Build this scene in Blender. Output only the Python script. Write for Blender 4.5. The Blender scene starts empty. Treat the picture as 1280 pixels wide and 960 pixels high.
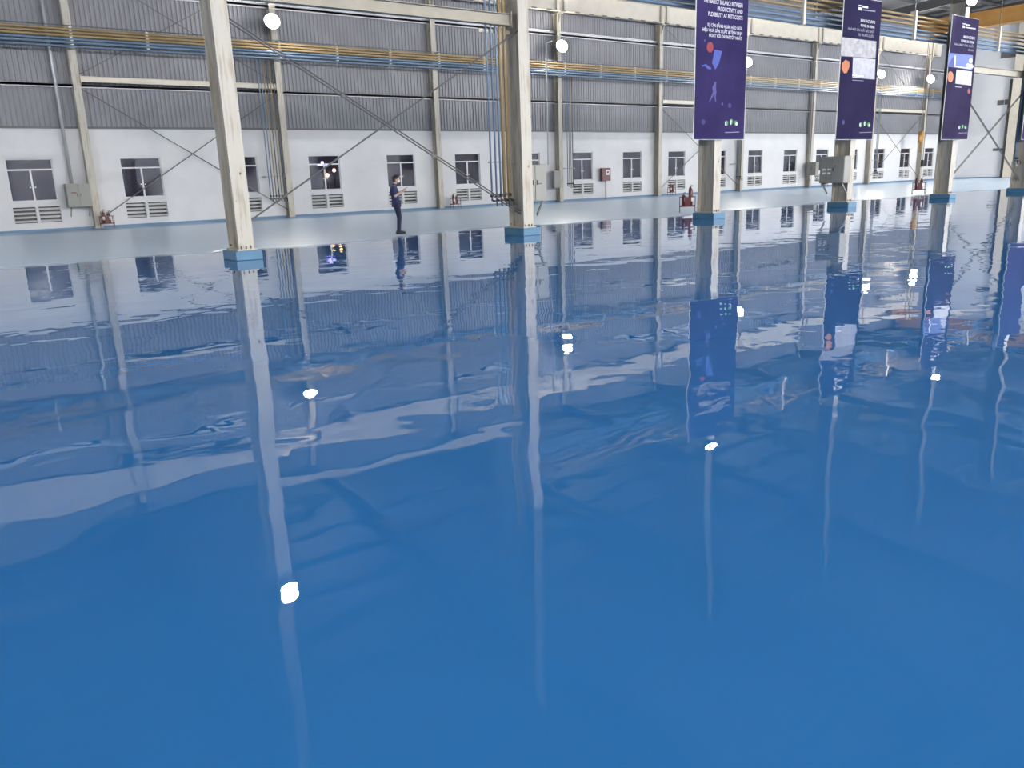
import bpy, math, random
from mathutils import Vector, Matrix
random.seed(7)
PI = math.pi
sc = bpy.context.scene
COL = sc.collection

# ------------------------------------------------------------------ camera
H = 1.5
FPX, YAW, PITCH, ROLL = 1000.034, 0.631892, 0.250657, 0.0354612
YW = 40.4454          # inner face of the long wall
BAY = 8.9483; XA = 6.7619   # wall columns
fwd = Vector((math.sin(YAW)*math.cos(PITCH), math.cos(YAW)*math.cos(PITCH), -math.sin(PITCH)))
rt0 = Vector((math.cos(YAW), -math.sin(YAW), 0))
dn0 = fwd.cross(rt0)
RT = rt0*math.cos(ROLL) + dn0*math.sin(ROLL)
DN = fwd.cross(RT)
camd = bpy.data.cameras.new('camera'); cam = bpy.data.objects.new('camera', camd); COL.objects.link(cam)
camd.sensor_width = 36; camd.lens = FPX/1280*36; camd.clip_end = 500; camd.clip_start = 0.05
m = Matrix.Identity(4)
for i in range(3):
    m[i][0] = RT[i]; m[i][1] = -DN[i]; m[i][2] = -fwd[i]
m[2][3] = H
cam.matrix_world = m
sc.camera = cam

def ray(x, y): return fwd*FPX + RT*(x-640) + DN*(y-480)
def atY(x, y, Y):
    r = ray(x, y); t = Y/r.y
    return Vector((r.x*t, Y, H+r.z*t))
def atX(x, y, X):
    r = ray(x, y); t = X/r.x
    return Vector((X, r.y*t, H+r.z*t))
def onfloor(x, y, z=0):
    r = ray(x, y); t = (z-H)/r.z
    return Vector((r.x*t, r.y*t, z))

# ------------------------------------------------------------------ materials
def mat(name, col, rough=0.6, metal=0.0, var=0.0, vscale=3.0, spec=0.5, emit=None, es=0.0, var_col=None):
    M = bpy.data.materials.new(name); M.use_nodes = True
    nt = M.node_tree; b = nt.nodes['Principled BSDF']
    b.inputs['Base Color'].default_value = (*col, 1); b.inputs['Roughness'].default_value = rough
    b.inputs['Metallic'].default_value = metal
    b.inputs['Specular IOR Level'].default_value = spec
    if var > 0:
        tc = nt.nodes.new('ShaderNodeTexCoord'); n = nt.nodes.new('ShaderNodeTexNoise')
        n.inputs['Scale'].default_value = vscale; n.inputs['Detail'].default_value = 5
        nt.links.new(tc.outputs['Object'], n.inputs['Vector'])
        r = nt.nodes.new('ShaderNodeValToRGB')
        c2 = var_col if var_col else tuple(c*(1-var) for c in col)
        r.color_ramp.elements[0].color = (*c2, 1); r.color_ramp.elements[0].position = .35
        r.color_ramp.elements[1].color = (*col, 1); r.color_ramp.elements[1].position = .6
        nt.links.new(n.outputs['Fac'], r.inputs['Fac']); nt.links.new(r.outputs['Color'], b.inputs['Base Color'])
    if emit:
        b.inputs['Emission Color'].default_value = (*emit, 1); b.inputs['Emission Strength'].default_value = es
    return M

M = {}
M['brick_white'] = mat('white_painted_masonry', (.62, .62, .625), .75, var=.05, vscale=1.2)
M['clad'] = mat('grey_corrugated_sheet', (.21, .212, .232), .5, metal=.0, var=.1, vscale=.5)
M['endwall'] = mat('end_wall_panel', (.68, .69, .71), .6, var=.05, vscale=.6)
M['flash'] = mat('dark_flashing', (.10, .10, .11), .5)
M['beige'] = mat('beige_painted_steel', (.52, .49, .42), .45, var=.12, vscale=1.5)
M['beigeL'] = mat('pale_beige_painted_steel', (.60, .55, .46), .45, var=.08, vscale=2)
M['girt'] = mat('galvanised_girt', (.42, .43, .45), .4, metal=.2)
M['greysteel'] = mat('dark_rod_steel', (.10, .10, .10), .5)
M['yellow'] = mat('yellow_brown_pipe', (.34, .245, .12), .3, var=.15, vscale=3)
M['blue_pipe'] = mat('blue_pipe', (.15, .22, .31), .35, var=.15, vscale=3)
M['dark_pipe'] = mat('dark_pipe', (.07, .09, .12), .35)
M['white_clip'] = mat('white_clamp', (.75, .75, .72), .5)
M['cab'] = mat('grey_green_cabinet', (.25, .25, .225), .5, var=.06, vscale=2)
M['black'] = mat('black_plastic', (.015, .015, .015), .4)
M['red'] = mat('dark_red_enamel', (.085, .011, .014), .4)
M['redext'] = mat('red_extinguisher', (.11, .013, .016), .35)
M['white'] = mat('white_label', (.8, .8, .78), .5)
M['orange'] = mat('orange_crane_paint', (.38, .19, .045), .5, var=.2, vscale=1)
M['plinth'] = mat('blue_painted_plinth', (.06, .17, .28), .4, var=.12, vscale=4)
M['base_blue'] = mat('blue_base_coving', (.09, .20, .34), .4, var=.1, vscale=1)
M['alu'] = mat('pale_window_aluminium', (.62, .62, .63), .4)
M['roof'] = mat('roof_sheet', (.105, .108, .118), .6, var=.1, vscale=.5)
M['roofsteel'] = mat('roof_steel', (.09, .09, .09), .6)
M['lampbody'] = mat('lamp_housing', (.12, .12, .12), .5, metal=.3)
M['glow'] = mat('lamp_lens', (1, 1, 1), .5, emit=(1.0, .95, .87), es=430)
M['glow_wall'] = mat('wall_lamp_lens', (1, 1, 1), .5, emit=(1.0, .95, .87), es=260)
M['glow_added_bay'] = mat('added_bay_lens', (1, 1, 1), .5, emit=(1.0, .97, .93), es=2300)  # lens of the added bay lamps, strong enough to reach the far walls
M['glow_added_side'] = mat('added_side_lens', (1, 1, 1), .5, emit=(1.0, .97, .93), es=700)
M['upper'] = mat('upper_shade_tone', (.13, .115, .09), .6)  # darker tone painted for the weaker light high on the front columns
M['beigeD'] = mat('tan_painted_steel', (.38, .345, .28), .6, spec=.3, var=.1)
M['amber'] = mat('amber_lamp_glass', (1, .6, .2), .5, emit=(1, .45, .12), es=14)
M['violet'] = mat('violet_lamp_glass', (.5, .4, 1), .5, emit=(.35, .3, 1), es=9)
M['skin'] = mat('skin', (.50, .32, .23), .55)
M['navy'] = mat('navy_cloth', (.018, .026, .085), .85, var=.15, vscale=8)
M['navy_trouser'] = mat('navy_trouser_cloth', (.012, .016, .045), .85, var=.15, vscale=8)
M['hair'] = mat('black_hair', (.008, .008, .009), .5)
M['mask'] = mat('white_mask_cloth', (.72, .74, .78), .8)
M['soil_ground'] = mat('dark_yard', (.03, .03, .03), .9)
M['paper'] = mat('white_paper', (.78, .78, .76), .8)

# windows: dark glass with a real reflection
g = bpy.data.materials.new('window_glass'); g.use_nodes = True; nt = g.node_tree
for n in list(nt.nodes):
    if n.type != 'OUTPUT_MATERIAL': nt.nodes.remove(n)
out = nt.nodes['Material Output']
tr = nt.nodes.new('ShaderNodeBsdfTransparent'); tr.inputs[0].default_value = (.62, .62, .68, 1)
gl = nt.nodes.new('ShaderNodeBsdfGlossy'); gl.inputs['Roughness'].default_value = .06
gl.inputs[0].default_value = (.8, .8, .85, 1)
fr = nt.nodes.new('ShaderNodeFresnel'); fr.inputs[0].default_value = 1.5
mx = nt.nodes.new('ShaderNodeMixShader')
ge = nt.nodes.new('ShaderNodeNewGeometry'); iv = nt.nodes.new('ShaderNodeMath'); iv.operation = 'SUBTRACT'; iv.inputs[0].default_value = 1; nt.links.new(ge.outputs['Backfacing'], iv.inputs[1])
ml = nt.nodes.new('ShaderNodeMath'); ml.operation = 'MULTIPLY'; nt.links.new(fr.outputs[0], ml.inputs[0]); nt.links.new(iv.outputs[0], ml.inputs[1])
nt.links.new(ml.outputs[0], mx.inputs[0]); nt.links.new(tr.outputs[0], mx.inputs[1]); nt.links.new(gl.outputs[0], mx.inputs[2])
nt.links.new(mx.outputs[0], out.inputs[0]); M['glass'] = g

# columns: beige paint, rust streaks low down (stains with a shape of their own)
def column_mat():
    m_ = bpy.data.materials.new('column_paint'); m_.use_nodes = True; nt = m_.node_tree; b = nt.nodes['Principled BSDF']
    b.inputs['Roughness'].default_value = .45
    tc = nt.nodes.new('ShaderNodeTexCoord'); mp = nt.nodes.new('ShaderNodeMapping'); mp.inputs['Scale'].default_value = (9, 9, .9)
    n = nt.nodes.new('ShaderNodeTexNoise'); n.inputs['Scale'].default_value = 1.3; n.inputs['Detail'].default_value = 6
    nt.links.new(tc.outputs['Object'], mp.inputs['Vector']); nt.links.new(mp.outputs[0], n.inputs['Vector'])
    r = nt.nodes.new('ShaderNodeValToRGB'); e = r.color_ramp.elements
    e[0].position = .30; e[0].color = (.29, .245, .175, 1); e[1].position = .5; e[1].color = (.43, .405, .345, 1)
    nt.links.new(n.outputs['Fac'], r.inputs['Fac'])
    # small rust flecks
    n2 = nt.nodes.new('ShaderNodeTexNoise'); n2.inputs['Scale'].default_value = 7; n2.inputs['Detail'].default_value = 3
    nt.links.new(tc.outputs['Object'], n2.inputs['Vector'])
    gt = nt.nodes.new('ShaderNodeMath'); gt.operation = 'GREATER_THAN'; gt.inputs[1].default_value = .74
    nt.links.new(n2.outputs['Fac'], gt.inputs[0])
    mx = nt.nodes.new('ShaderNodeMixRGB'); mx.inputs[2].default_value = (.10, .055, .03, 1)
    nt.links.new(gt.outputs[0], mx.inputs[0]); nt.links.new(r.outputs['Color'], mx.inputs[1])
    nt.links.new(mx.outputs[0], b.inputs['Base Color'])
    return m_
M['column'] = column_mat()

# floor: glossy fresh blue coating, older duller strip beside the wall
def floor_mat():
    m_ = bpy.data.materials.new('blue_floor_coating'); m_.use_nodes = True; nt = m_.node_tree; L = nt.links; N = nt.nodes
    b = N['Principled BSDF']
    geo = N.new('ShaderNodeTexCoord'); sep = N.new('ShaderNodeSeparateXYZ'); L.new(geo.outputs['Object'], sep.inputs[0])
    mp = N.new('ShaderNodeMapping'); mp.inputs['Scale'].default_value = (.16, .16, 1); L.new(geo.outputs['Object'], mp.inputs['Vector'])
    nz = N.new('ShaderNodeTexNoise'); nz.inputs['Scale'].default_value = 1; nz.inputs['Detail'].default_value = 3; L.new(mp.outputs[0], nz.inputs['Vector'])
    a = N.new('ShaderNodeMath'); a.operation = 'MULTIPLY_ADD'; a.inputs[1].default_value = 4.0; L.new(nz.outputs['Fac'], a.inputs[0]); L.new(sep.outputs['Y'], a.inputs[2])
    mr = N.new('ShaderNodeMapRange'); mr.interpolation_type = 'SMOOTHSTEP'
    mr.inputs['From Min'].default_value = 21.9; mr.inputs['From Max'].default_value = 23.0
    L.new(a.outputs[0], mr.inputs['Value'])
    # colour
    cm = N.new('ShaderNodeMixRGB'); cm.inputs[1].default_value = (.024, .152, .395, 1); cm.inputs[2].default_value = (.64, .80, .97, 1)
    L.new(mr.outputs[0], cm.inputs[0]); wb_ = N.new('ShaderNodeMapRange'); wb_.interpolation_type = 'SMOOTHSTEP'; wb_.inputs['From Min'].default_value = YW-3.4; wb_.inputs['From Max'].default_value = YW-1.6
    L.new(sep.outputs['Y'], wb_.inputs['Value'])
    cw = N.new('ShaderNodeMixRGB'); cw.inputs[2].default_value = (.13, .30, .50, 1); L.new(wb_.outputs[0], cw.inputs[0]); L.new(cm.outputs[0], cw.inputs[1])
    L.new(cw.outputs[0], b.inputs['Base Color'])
    rm = N.new('ShaderNodeMapRange'); rm.inputs['To Min'].default_value = .0; rm.inputs['To Max'].default_value = .30
    L.new(mr.outputs[0], rm.inputs['Value']); L.new(rm.outputs[0], b.inputs['Roughness'])
    b.inputs['IOR'].default_value = 1.62
    # gentle undulation left by the trowel / levelling
    def noise(sx, sy, det, dist):
        mp = N.new('ShaderNodeMapping'); mp.inputs['Scale'].default_value = (sx, sy, 1); mp.inputs['Rotation'].default_value = (0, 0, .25)
        L.new(geo.outputs['Object'], mp.inputs['Vector'])
        n = N.new('ShaderNodeTexNoise'); n.noise_dimensions = '2D'; n.inputs['Scale'].default_value = 1; n.inputs['Detail'].default_value = det; n.inputs['Distortion'].default_value = dist
        L.new(mp.outputs[0], n.inputs['Vector']); return n
    n1 = noise(.8, 1.0, 1.0, .3); n2 = noise(3.0, 3.4, 1.0, .2)
    b1 = N.new('ShaderNodeBump'); b1.inputs['Strength'].default_value = 1; b1.inputs['Distance'].default_value = .0060
    L.new(n1.outputs['Fac'], b1.inputs['Height'])
    b2 = N.new('ShaderNodeBump'); b2.inputs['Strength'].default_value = 1; b2.inputs['Distance'].default_value = .00095
    L.new(n2.outputs['Fac'], b2.inputs['Height']); L.new(b1.outputs[0], b2.inputs['Normal'])
    L.new(b2.outputs[0], b.inputs['Normal'])
    return m_
M['floor'] = floor_mat()

# ------------------------------------------------------------------ mesh builder
class MB:
    def __init__(s): s.v = []; s.f = []
    def box(s, x0, x1, y0, y1, z0, z1):
        b = len(s.v)
        s.v += [(x, y, z) for z in (z0, z1) for y in (y0, y1) for x in (x0, x1)]
        s.f += [tuple(b+i for i in q) for q in ((0, 2, 3, 1), (4, 5, 7, 6), (0, 1, 5, 4), (2, 6, 7, 3), (0, 4, 6, 2), (1, 3, 7, 5))]
        return s
    def quad(s, *p):
        b = len(s.v); s.v += [tuple(q) for q in p]; s.f.append(tuple(range(b, b+len(p)))); return s
    def tube(s, pts, r, n=10, r1=None, caps=True):
        pts = [Vector(p) for p in pts]; b = len(s.v); up = None
        for i, p in enumerate(pts):
            d = (pts[min(i+1, len(pts)-1)]-pts[max(i-1, 0)]).normalized()
            a = d.cross(Vector((0, 0, 1)))
            if a.length < 1e-3: a = d.cross(Vector((0, 1, 0)))
            a.normalize(); c = d.cross(a)
            rr = r if r1 is None else r+(r1-r)*i/(len(pts)-1)
            for k in range(n):
                t = 2*PI*k/n; s.v.append(tuple(p+a*math.cos(t)*rr+c*math.sin(t)*rr))
        for i in range(len(pts)-1):
            for k in range(n):
                k2 = (k+1) % n; s.f.append((b+i*n+k, b+i*n+k2, b+(i+1)*n+k2, b+(i+1)*n+k))
        if caps:
            s.f.append(tuple(b+k for k in range(n))[::-1]); s.f.append(tuple(b+(len(pts)-1)*n+k for k in range(n)))
        return s
    def lathe(s, prof, c=(0, 0, 0), n=14):   # profile [(r,z)]
        b = len(s.v)
        for r, z in prof:
            for k in range(n):
                t = 2*PI*k/n; s.v.append((c[0]+r*math.cos(t), c[1]+r*math.sin(t), c[2]+z))
        for i in range(len(prof)-1):
            for k in range(n):
                k2 = (k+1) % n; s.f.append((b+i*n+k, b+i*n+k2, b+(i+1)*n+k2, b+(i+1)*n+k))
        s.f.append(tuple(b+k for k in range(n))[::-1]); s.f.append(tuple(b+(len(prof)-1)*n+k for k in range(n)))
        return s
    def ball(s, c, rx, ry=None, rz=None, n=12, m_=8):
        ry = ry or rx; rz = rz or rx; b = len(s.v)
        s.v.append((c[0], c[1], c[2]-rz))
        for i in range(1, m_):
            t = PI*i/m_-PI/2
            for k in range(n):
                p = 2*PI*k/n; s.v.append((c[0]+rx*math.cos(t)*math.cos(p), c[1]+ry*math.cos(t)*math.sin(p), c[2]+rz*math.sin(t)))
        s.v.append((c[0], c[1], c[2]+rz)); top = len(s.v)-1
        for k in range(n):
            k2 = (k+1) % n; s.f.append((b, b+1+k2, b+1+k)); s.f.append((top, b+1+(m_-2)*n+k, b+1+(m_-2)*n+k2))
            for i in range(m_-2):
                s.f.append((b+1+i*n+k, b+1+i*n+k2, b+1+(i+1)*n+k2, b+1+(i+1)*n+k))
        return s
    def poly(s, pts, y0, y1):          # outline in x,z given a thickness in y
        b = len(s.v); n = len(pts)
        s.v += [(p[0], y0, p[1]) for p in pts]+[(p[0], y1, p[1]) for p in pts]
        s.f.append(tuple(range(b, b+n))); s.f.append(tuple(range(b+n, b+2*n))[::-1])
        for i in range(n):
            j = (i+1) % n; s.f.append((b+i, b+n+i, b+n+j, b+j))
        return s
    def build(s, name, m_, parent=None, smooth=False, bevel=0, origin=None):
        me = bpy.data.meshes.new(name); vv = s.v
        if origin: vv = [(a-origin[0], b_-origin[1], c-origin[2]) for a, b_, c in s.v]
        me.from_pydata(vv, [], s.f); me.materials.append(m_); me.update()
        o = bpy.data.objects.new(name, me); COL.objects.link(o)
        if smooth:
            for p in me.polygons: p.use_smooth = True
        if bevel:
            md = o.modifiers.new('bevel', 'BEVEL'); md.width = bevel; md.segments = 2; md.limit_method = 'ANGLE'
        if origin: o.location = origin
        if parent: o.parent = parent
        return o

def tag(o, label=None, cat=None, group=None, kind=None):
    if label: o['label'] = label
    if cat: o['category'] = cat
    if group: o['group'] = group
    if kind: o['kind'] = kind
    return o
def empty(name, loc, label, cat, group=None, rz=0):
    o = bpy.data.objects.new(name, None); COL.objects.link(o); o.location = loc; o.rotation_euler = (0, 0, rz)
    o.empty_display_size = .2
    return tag(o, label, cat, group)
KIDS = {}
def copy_tree(o, loc, label, group=None):
    def rec(a, par):
        c = a.copy(); COL.objects.link(c)
        if par: c.parent = par
        for ch in [x for x in a.children]: rec(ch, c)
        return c
    c = rec(o, None); c.location = loc; c['label'] = label
    if group: c['group'] = group
    return c
ORD = ['first', 'second', 'third', 'fourth', 'fifth', 'sixth', 'seventh', 'eighth', 'ninth', 'tenth', 'eleventh', 'twelfth', 'thirteenth',
       'fourteenth', 'fifteenth', 'sixteenth', 'seventeenth', 'eighteenth', 'nineteenth', 'twentieth']
def colX(k): return XA + k*BAY

# ------------------------------------------------------------------ the shell
XL, XE, YF = -24.0, 86.3, -45.0
ZB, ZT = 4.285, 14.3
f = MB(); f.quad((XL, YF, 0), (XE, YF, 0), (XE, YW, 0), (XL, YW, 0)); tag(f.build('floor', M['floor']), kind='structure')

# windows and vents
WINS = []
for bay in range(-1, 9):
    for j, (a, b) in enumerate(((1.4386, 3.1761), (5.9464, 7.6995))):
        if bay == -1 and j == 0: continue
        if bay == 8 and j == 1: continue
        WINS.append((colX(bay)+a, colX(bay)+b, bay, j))
ZS, ZH = 1.278, 3.039
VZ0, VZ1 = .35, 1.06
holes = []
for (a, b, bay, j) in WINS:
    holes.append((a, b, ZS, ZH))
    holes.append((a-.02, a+.83, VZ0, VZ1)); holes.append((a+.93, a+1.76, VZ0, VZ1))
TH = .22
def pierced(x0, x1, z0, z1, holes, y, th):
    mb = MB(); cols = sorted(set([x0, x1]+[h_[0] for h_ in holes]+[h_[1] for h_ in holes]))
    for a, b in zip(cols, cols[1:]):
        hs = sorted([(h_[2], h_[3]) for h_ in holes if h_[0] <= a+1e-6 and h_[1] >= b-1e-6])
        z = z0
        for (p, q) in hs+[(z1, None)]:
            if p > z:
                mb.quad((a, y, z), (b, y, z), (b, y, p), (a, y, p))
                mb.quad((a, y+th, z), (a, y+th, p), (b, y+th, p), (b, y+th, z))
            if q is not None: z = q
    for (a, b, p, q) in holes:
        mb.quad((a, y, p), (b, y, p), (b, y+th, p), (a, y+th, p)); mb.quad((a, y, q), (a, y+th, q), (b, y+th, q), (b, y, q))
        mb.quad((a, y, p), (a, y+th, p), (a, y+th, q), (a, y, q)); mb.quad((b, y, p), (b, y, q), (b, y+th, q), (b, y+th, p))
    mb.quad((x0, y, z1), (x1, y, z1), (x1, y+th, z1), (x0, y+th, z1))
    return mb
wb = pierced(XL, XE, 0, ZB, holes, YW, TH).build('wall_back', M['brick_white']); tag(wb, kind='structure')
# corrugated sheet above
cl = MB(); x = XL; P = .2
prof = []
while x < XE:
    prof += [(x, 0), (x+.09, 0), (x+.11, -.03), (x+.17, -.03), (x+.19, 0)]; x += P
prof.append((x, 0))
b0 = 0
for (px_, dy) in prof: cl.v += [(px_, YW+.02+dy, ZB), (px_, YW+.02+dy, ZT)]
for i in range(len(prof)-1): cl.f.append((2*i, 2*i+2, 2*i+3, 2*i+1))
cl.build('cladding', M['clad'], wb)
fl_ = MB(); fl_.box(XL, XE, YW-.07, YW+.02, ZB-.02, ZB+.07); fl_.build('flashing', M['flash'], wb)
bb = MB(); bb.box(XL, XE, YW-.05, YW, 0, .1); tag(bb.build('baseboard_back', M['base_blue']), kind='structure')
# end wall
ew = MB(); ew.quad((XE, YW, 0), (XE, YF, 0), (XE, YF, 19), (XE, YW, 19)); ewo = ew.build('wall_right', M['endwall']); tag(ewo, kind='structure')
tag(MB().box(XE-.05, XE, 14, YW-.05, 0, .1).build('baseboard_right', M['base_blue']), kind='structure')
tag(MB().quad((XL, YF, 0), (XL, YW, 0), (XL, YW, 19), (XL, YF, 19)).build('wall_left', M['endwall']), kind='structure')
tag(MB().quad((XL, YF, 0), (XE, YF, 0), (XE, YF, 19), (XL, YF, 19)).build('wall_front', M['brick_white']), kind='structure')
# roof: rises from the eave
def roofz(y): return ZT + (YW-y)*.06 if y > 4 else ZT+(YW-4)*.06-(4-y)*.06
ce = MB()
ce.quad((XL, YW+.1, roofz(YW)), (XE, YW+.1, roofz(YW)), (XE, 4, roofz(4)), (XL, 4, roofz(4)))
ce.quad((XL, 4, roofz(4)), (XE, 4, roofz(4)), (XE, YF, roofz(YF)), (XL, YF, roofz(YF)))
ceo = ce.build('ceiling', M['roof']); tag(ceo, kind='structure')
for i in range(16):
    y = YW-.8-i*2.5
    MB().box(XL+.05, XE-.05, y-.05, y+.05, roofz(y)-.24, roofz(y)-.03).build('purlin', M['roofsteel'], ceo)
for k in range(-2, 9):
    X = colX(k)
    for (y0, y1) in ((YW-.3, 17.9), (17.9, 4.0)):
        mb = MB(); b = 0
        for dx in (-.03, .03):
            mb.v += [(X+dx, y0, roofz(y0)-.24), (X+dx, y1, roofz(y1)-.24), (X+dx, y1, roofz(y1)-.95), (X+dx, y0, roofz(y0)-.95)]
        mb.f += [(0, 1, 2, 3), (7, 6, 5, 4), (0, 4, 5, 1), (3, 2, 6, 7), (0, 3, 7, 4), (1, 5, 6, 2)]
        base = len(mb.v)
        for dz in (-.26, -.95):
            mb.quad((X-.13, y0, roofz(y0)+dz), (X+.13, y0, roofz(y0)+dz), (X+.13, y1, roofz(y1)+dz), (X-.13, y1, roofz(y1)+dz))
        mb.build('rafter', M['roofsteel'], ceo)

# yard outside
gr = MB(); gr.box(XL-40, XE+40, YW+.3, YW+60, -.3, -.05); tag(gr.build('ground_outside', M['soil_ground']), kind='structure')
def yard_lamp(px_, py_, Y, mm, label, hgt=None, cross=False):
    p = atY(px_, py_, Y)
    o = empty('street_lamp', (p.x, p.y, -.05), label, 'street lamp')
    MB().tube([(0, 0, 0), (0, 0, p.z-.1)], .06, 8, .04).build('pole', M['greysteel'], o)
    if cross:
        MB().box(-.28, .28, -.05, .05, p.z-.02, p.z+.06).box(-.06, .06, -.05, .05, p.z+.05, p.z+.2).build('lamp_head', mm, o)
    else:
        MB().ball((0, 0, p.z), .11, n=10, m_=6).build('lamp_head', mm, o)
yard_lamp(409, 218, 47.5, M['amber'], 'lower amber lamp glowing outside behind the fourth window')
yard_lamp(417.5, 212, 49.5, M['amber'], 'higher amber lamp glowing outside behind the fourth window')
yard_lamp(403, 205.3, 44, M['violet'], 'violet lamp head glowing outside behind the fourth window', cross=True)

# windows
for i, (a, b, bay, j) in enumerate(WINS):
    w = bpy.data.objects.new('window_%d' % (i+1), None); COL.objects.link(w); w.location = (a, YW+.06, ZS); tag(w, kind='structure')
    W = b-a; Hh = ZH-ZS
    fr_ = MB(); t = .045
    fr_.box(0, t, 0, .07, 0, Hh).box(W-t, W, 0, .07, 0, Hh).box(t, W-t, 0, .07, 0, t).box(t, W-t, 0, .07, Hh-t, Hh)
    zt = 2.585-ZS
    fr_.box(t, W-t, 0, .07, zt-.03, zt+.03).box(W/2-.035, W/2+.035, 0, .07, t, zt-.03)
    fr_.build('frame', M['alu'], w)
    MB().box(t, W-t, .035, .042, t, Hh-t).build('pane', M['glass'], w)
    MB().box(-.04, W+.04, -.1, 0, -.04, .0).build('sill', M['brick_white'], w)
    for dx in (-.12, .07):
        MB().box(W/2+dx, W/2+dx+.05, -.03, 0, .55, .6).build('handle', M['white'], w)

# louvered vents (pair below every window)
def vent_panel(x0, name, parent):
    mb = MB(); w = .85; h_ = VZ1-VZ0; t = .05
    mb.box(x0-.04, x0+t-.04, -.02, .04, -.04, h_+.04).box(x0+w-t+.04, x0+w+.04, -.02, .04, -.04, h_+.04)
    mb.box(x0, x0+w, -.02, .04, -.04, .02).box(x0, x0+w, -.02, .04, h_-.02, h_+.04)
    n = 4
    for k in range(n):
        z = .10+k*(h_-.04)/n
        b_ = len(mb.v)
        mb.v += [(x0+.02, -.01, z-.045), (x0+w-.02, -.01, z-.045), (x0+w-.02, .10, z-.01), (x0+.02, .10, z-.01),
                 (x0+.02, -.01, z-.02), (x0+w-.02, -.01, z-.02), (x0+w-.02, .10, z+.035), (x0+.02, .10, z+.035)]
        mb.f += [tuple(b_+q for q in f_) for f_ in ((0, 1, 2, 3), (7, 6, 5, 4), (0, 4, 5, 1), (2, 6, 7, 3), (0, 3, 7, 4), (1, 5, 6, 2))]
    return mb.build(name, M['brick_white'], parent)
vent0 = None
for i, (a, b, bay, j) in enumerate(WINS):
    lab = 'white louvered vent pair in the wall under the %s window from the left' % ORD[i]
    if vent0 is None:
        vent0 = empty('louvered_vent', (a, YW, VZ0), lab, 'vent', 'louvered vents under the windows')
        vent_panel(-.02, 'louver_panel', vent0); vent_panel(.93, 'louver_panel', vent0)
        MB().box(-.02, 1.78, .20, .21, 0, VZ1-VZ0).build('dark_gap_sheet', M['black'], vent0)  # black sheet standing in for the shade in the gaps behind the slats
    else: copy_tree(vent0, (a, YW, VZ0), lab)

# ------------------------------------------------------------------ girts, ties, braces, girder
for nm, z, label in (('wall_girt', 6.02, 'lower galvanised girt running along the grey corrugated wall'), ('wall_girt', 9.92, 'upper pale girt along the corrugated wall above the pipes')):
    d = .13 if z < 7 else .17
    g_ = MB(); g_.box(XL, XE, YW-.16, YW-.02, z-.04, z+.06)
    g_.box(XL, XE, YW-.16, YW-.13, z-d*.6, z+.06)
    if z > 7: g_.box(XL, XE, YW-.14, YW-.11, z+.02, z+.22)
    tag(g_.build(nm, M['girt']), label, 'girt')

def hcol_mb(w, d, z0, z1, tf=.02):
    mb = MB(); mb.box(-w/2, w/2, 0, tf, z0, z1).box(-w/2, w/2, d-tf, d, z0, z1).box(-.01, .01, tf, d-tf, z0, z1)
    return mb
wc0 = None
WCN = ['leftmost', 'second', 'third', 'fourth', 'fifth', 'sixth', 'seventh', 'eighth', 'ninth']
for k in range(9):
    lab = 'beige steel column against the long wall, %s along the wall from the left' % WCN[k]
    loc = (colX(k)+.12, YW-.46, 0)
    if wc0 is None:
        wc0 = empty('wall_column', loc, lab, 'column', 'steel columns against the long wall')
        hcol_mb(.30, .40, .02, 11.1).build('shaft', M['column'], wc0)
        MB().box(-.24, .24, -.06, .44, 0, .03).build('base_plate', M['base_blue'], wc0)
        up = MB(); up.box(-.12, .12, .28, .29, 11.1, 14.2).box(-.12, .12, .38, .39, 11.1, 14.2).box(-.01, .01, .29, .38, 11.1, 14.2)
        up.box(-.2, .2, -.25, .42, 11.05, 11.14)
        up.build('upper_shaft', M['column'], wc0)
        br = MB(); br.poly([(0, 0)], 0, 0) if False else None
        bm_ = MB(); b_ = 0
        bm_.v += [(-.01, 0, 10.5), (.01, 0, 10.5), (-.01, -.25, 11.05), (.01, -.25, 11.05), (-.01, 0, 11.05), (.01, 0, 11.05)]
        bm_.f += [(0, 2, 4), (1, 5, 3), (0, 1, 3, 2), (2, 3, 5, 4), (0, 4, 5, 1)]
        bm_.build('corbel', M['column'], wc0)
    else: copy_tree(wc0, loc, lab)

# tie beams
def tie(X0, X1, z0, z1, label, Y=YW-.44, m_='beigeL'):
    mb = MB(); mb.box(X0, X1, Y+.02, Y+.04, z0+.01, z1-.01).box(X0, X1, Y-.03, Y+.09, z0, z0+.015).box(X0, X1, Y-.03, Y+.09, z1-.015, z1)
    mb.box(X0, X0+.02, Y-.08, Y+.12, z0-.06, z1+.06).box(X1-.02, X1, Y-.08, Y+.12, z0-.06, z1+.06)
    return tag(mb.build('tie_beam', M[m_]), label, 'beam', 'horizontal tie beams between wall columns')
for k, w in ((0, 'leftmost and second'), (4, 'fifth and sixth'), (7, 'eighth and ninth')):
    tie(colX(k)+.28, colX(k+1)-.04, 6.15, 6.38, 'pale beige tie beam low between the %s wall columns' % w)
def rod(p, q, label, group, r=.022, double=0):
    mb = MB(); p = Vector(p); q = Vector(q)
    if double:
        mb.tube([p+Vector((0, 0, double)), q+Vector((0, 0, double))], r*.8, 6); mb.tube([p-Vector((0, 0, double)), q-Vector((0, 0, double))], r*.8, 6)
        for t in (.02, .35, .65, .98):
            c = p.lerp(q, t); mb.box(c.x-.03, c.x+.03, c.y-.01, c.y+.01, c.z-double-.03, c.z+double+.03)
    else: mb.tube([p, q], r, 6)
    return tag(mb.build('brace_rod', M['greysteel'], origin=tuple(p)), label, 'brace', group)
YB = YW-.25
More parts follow.
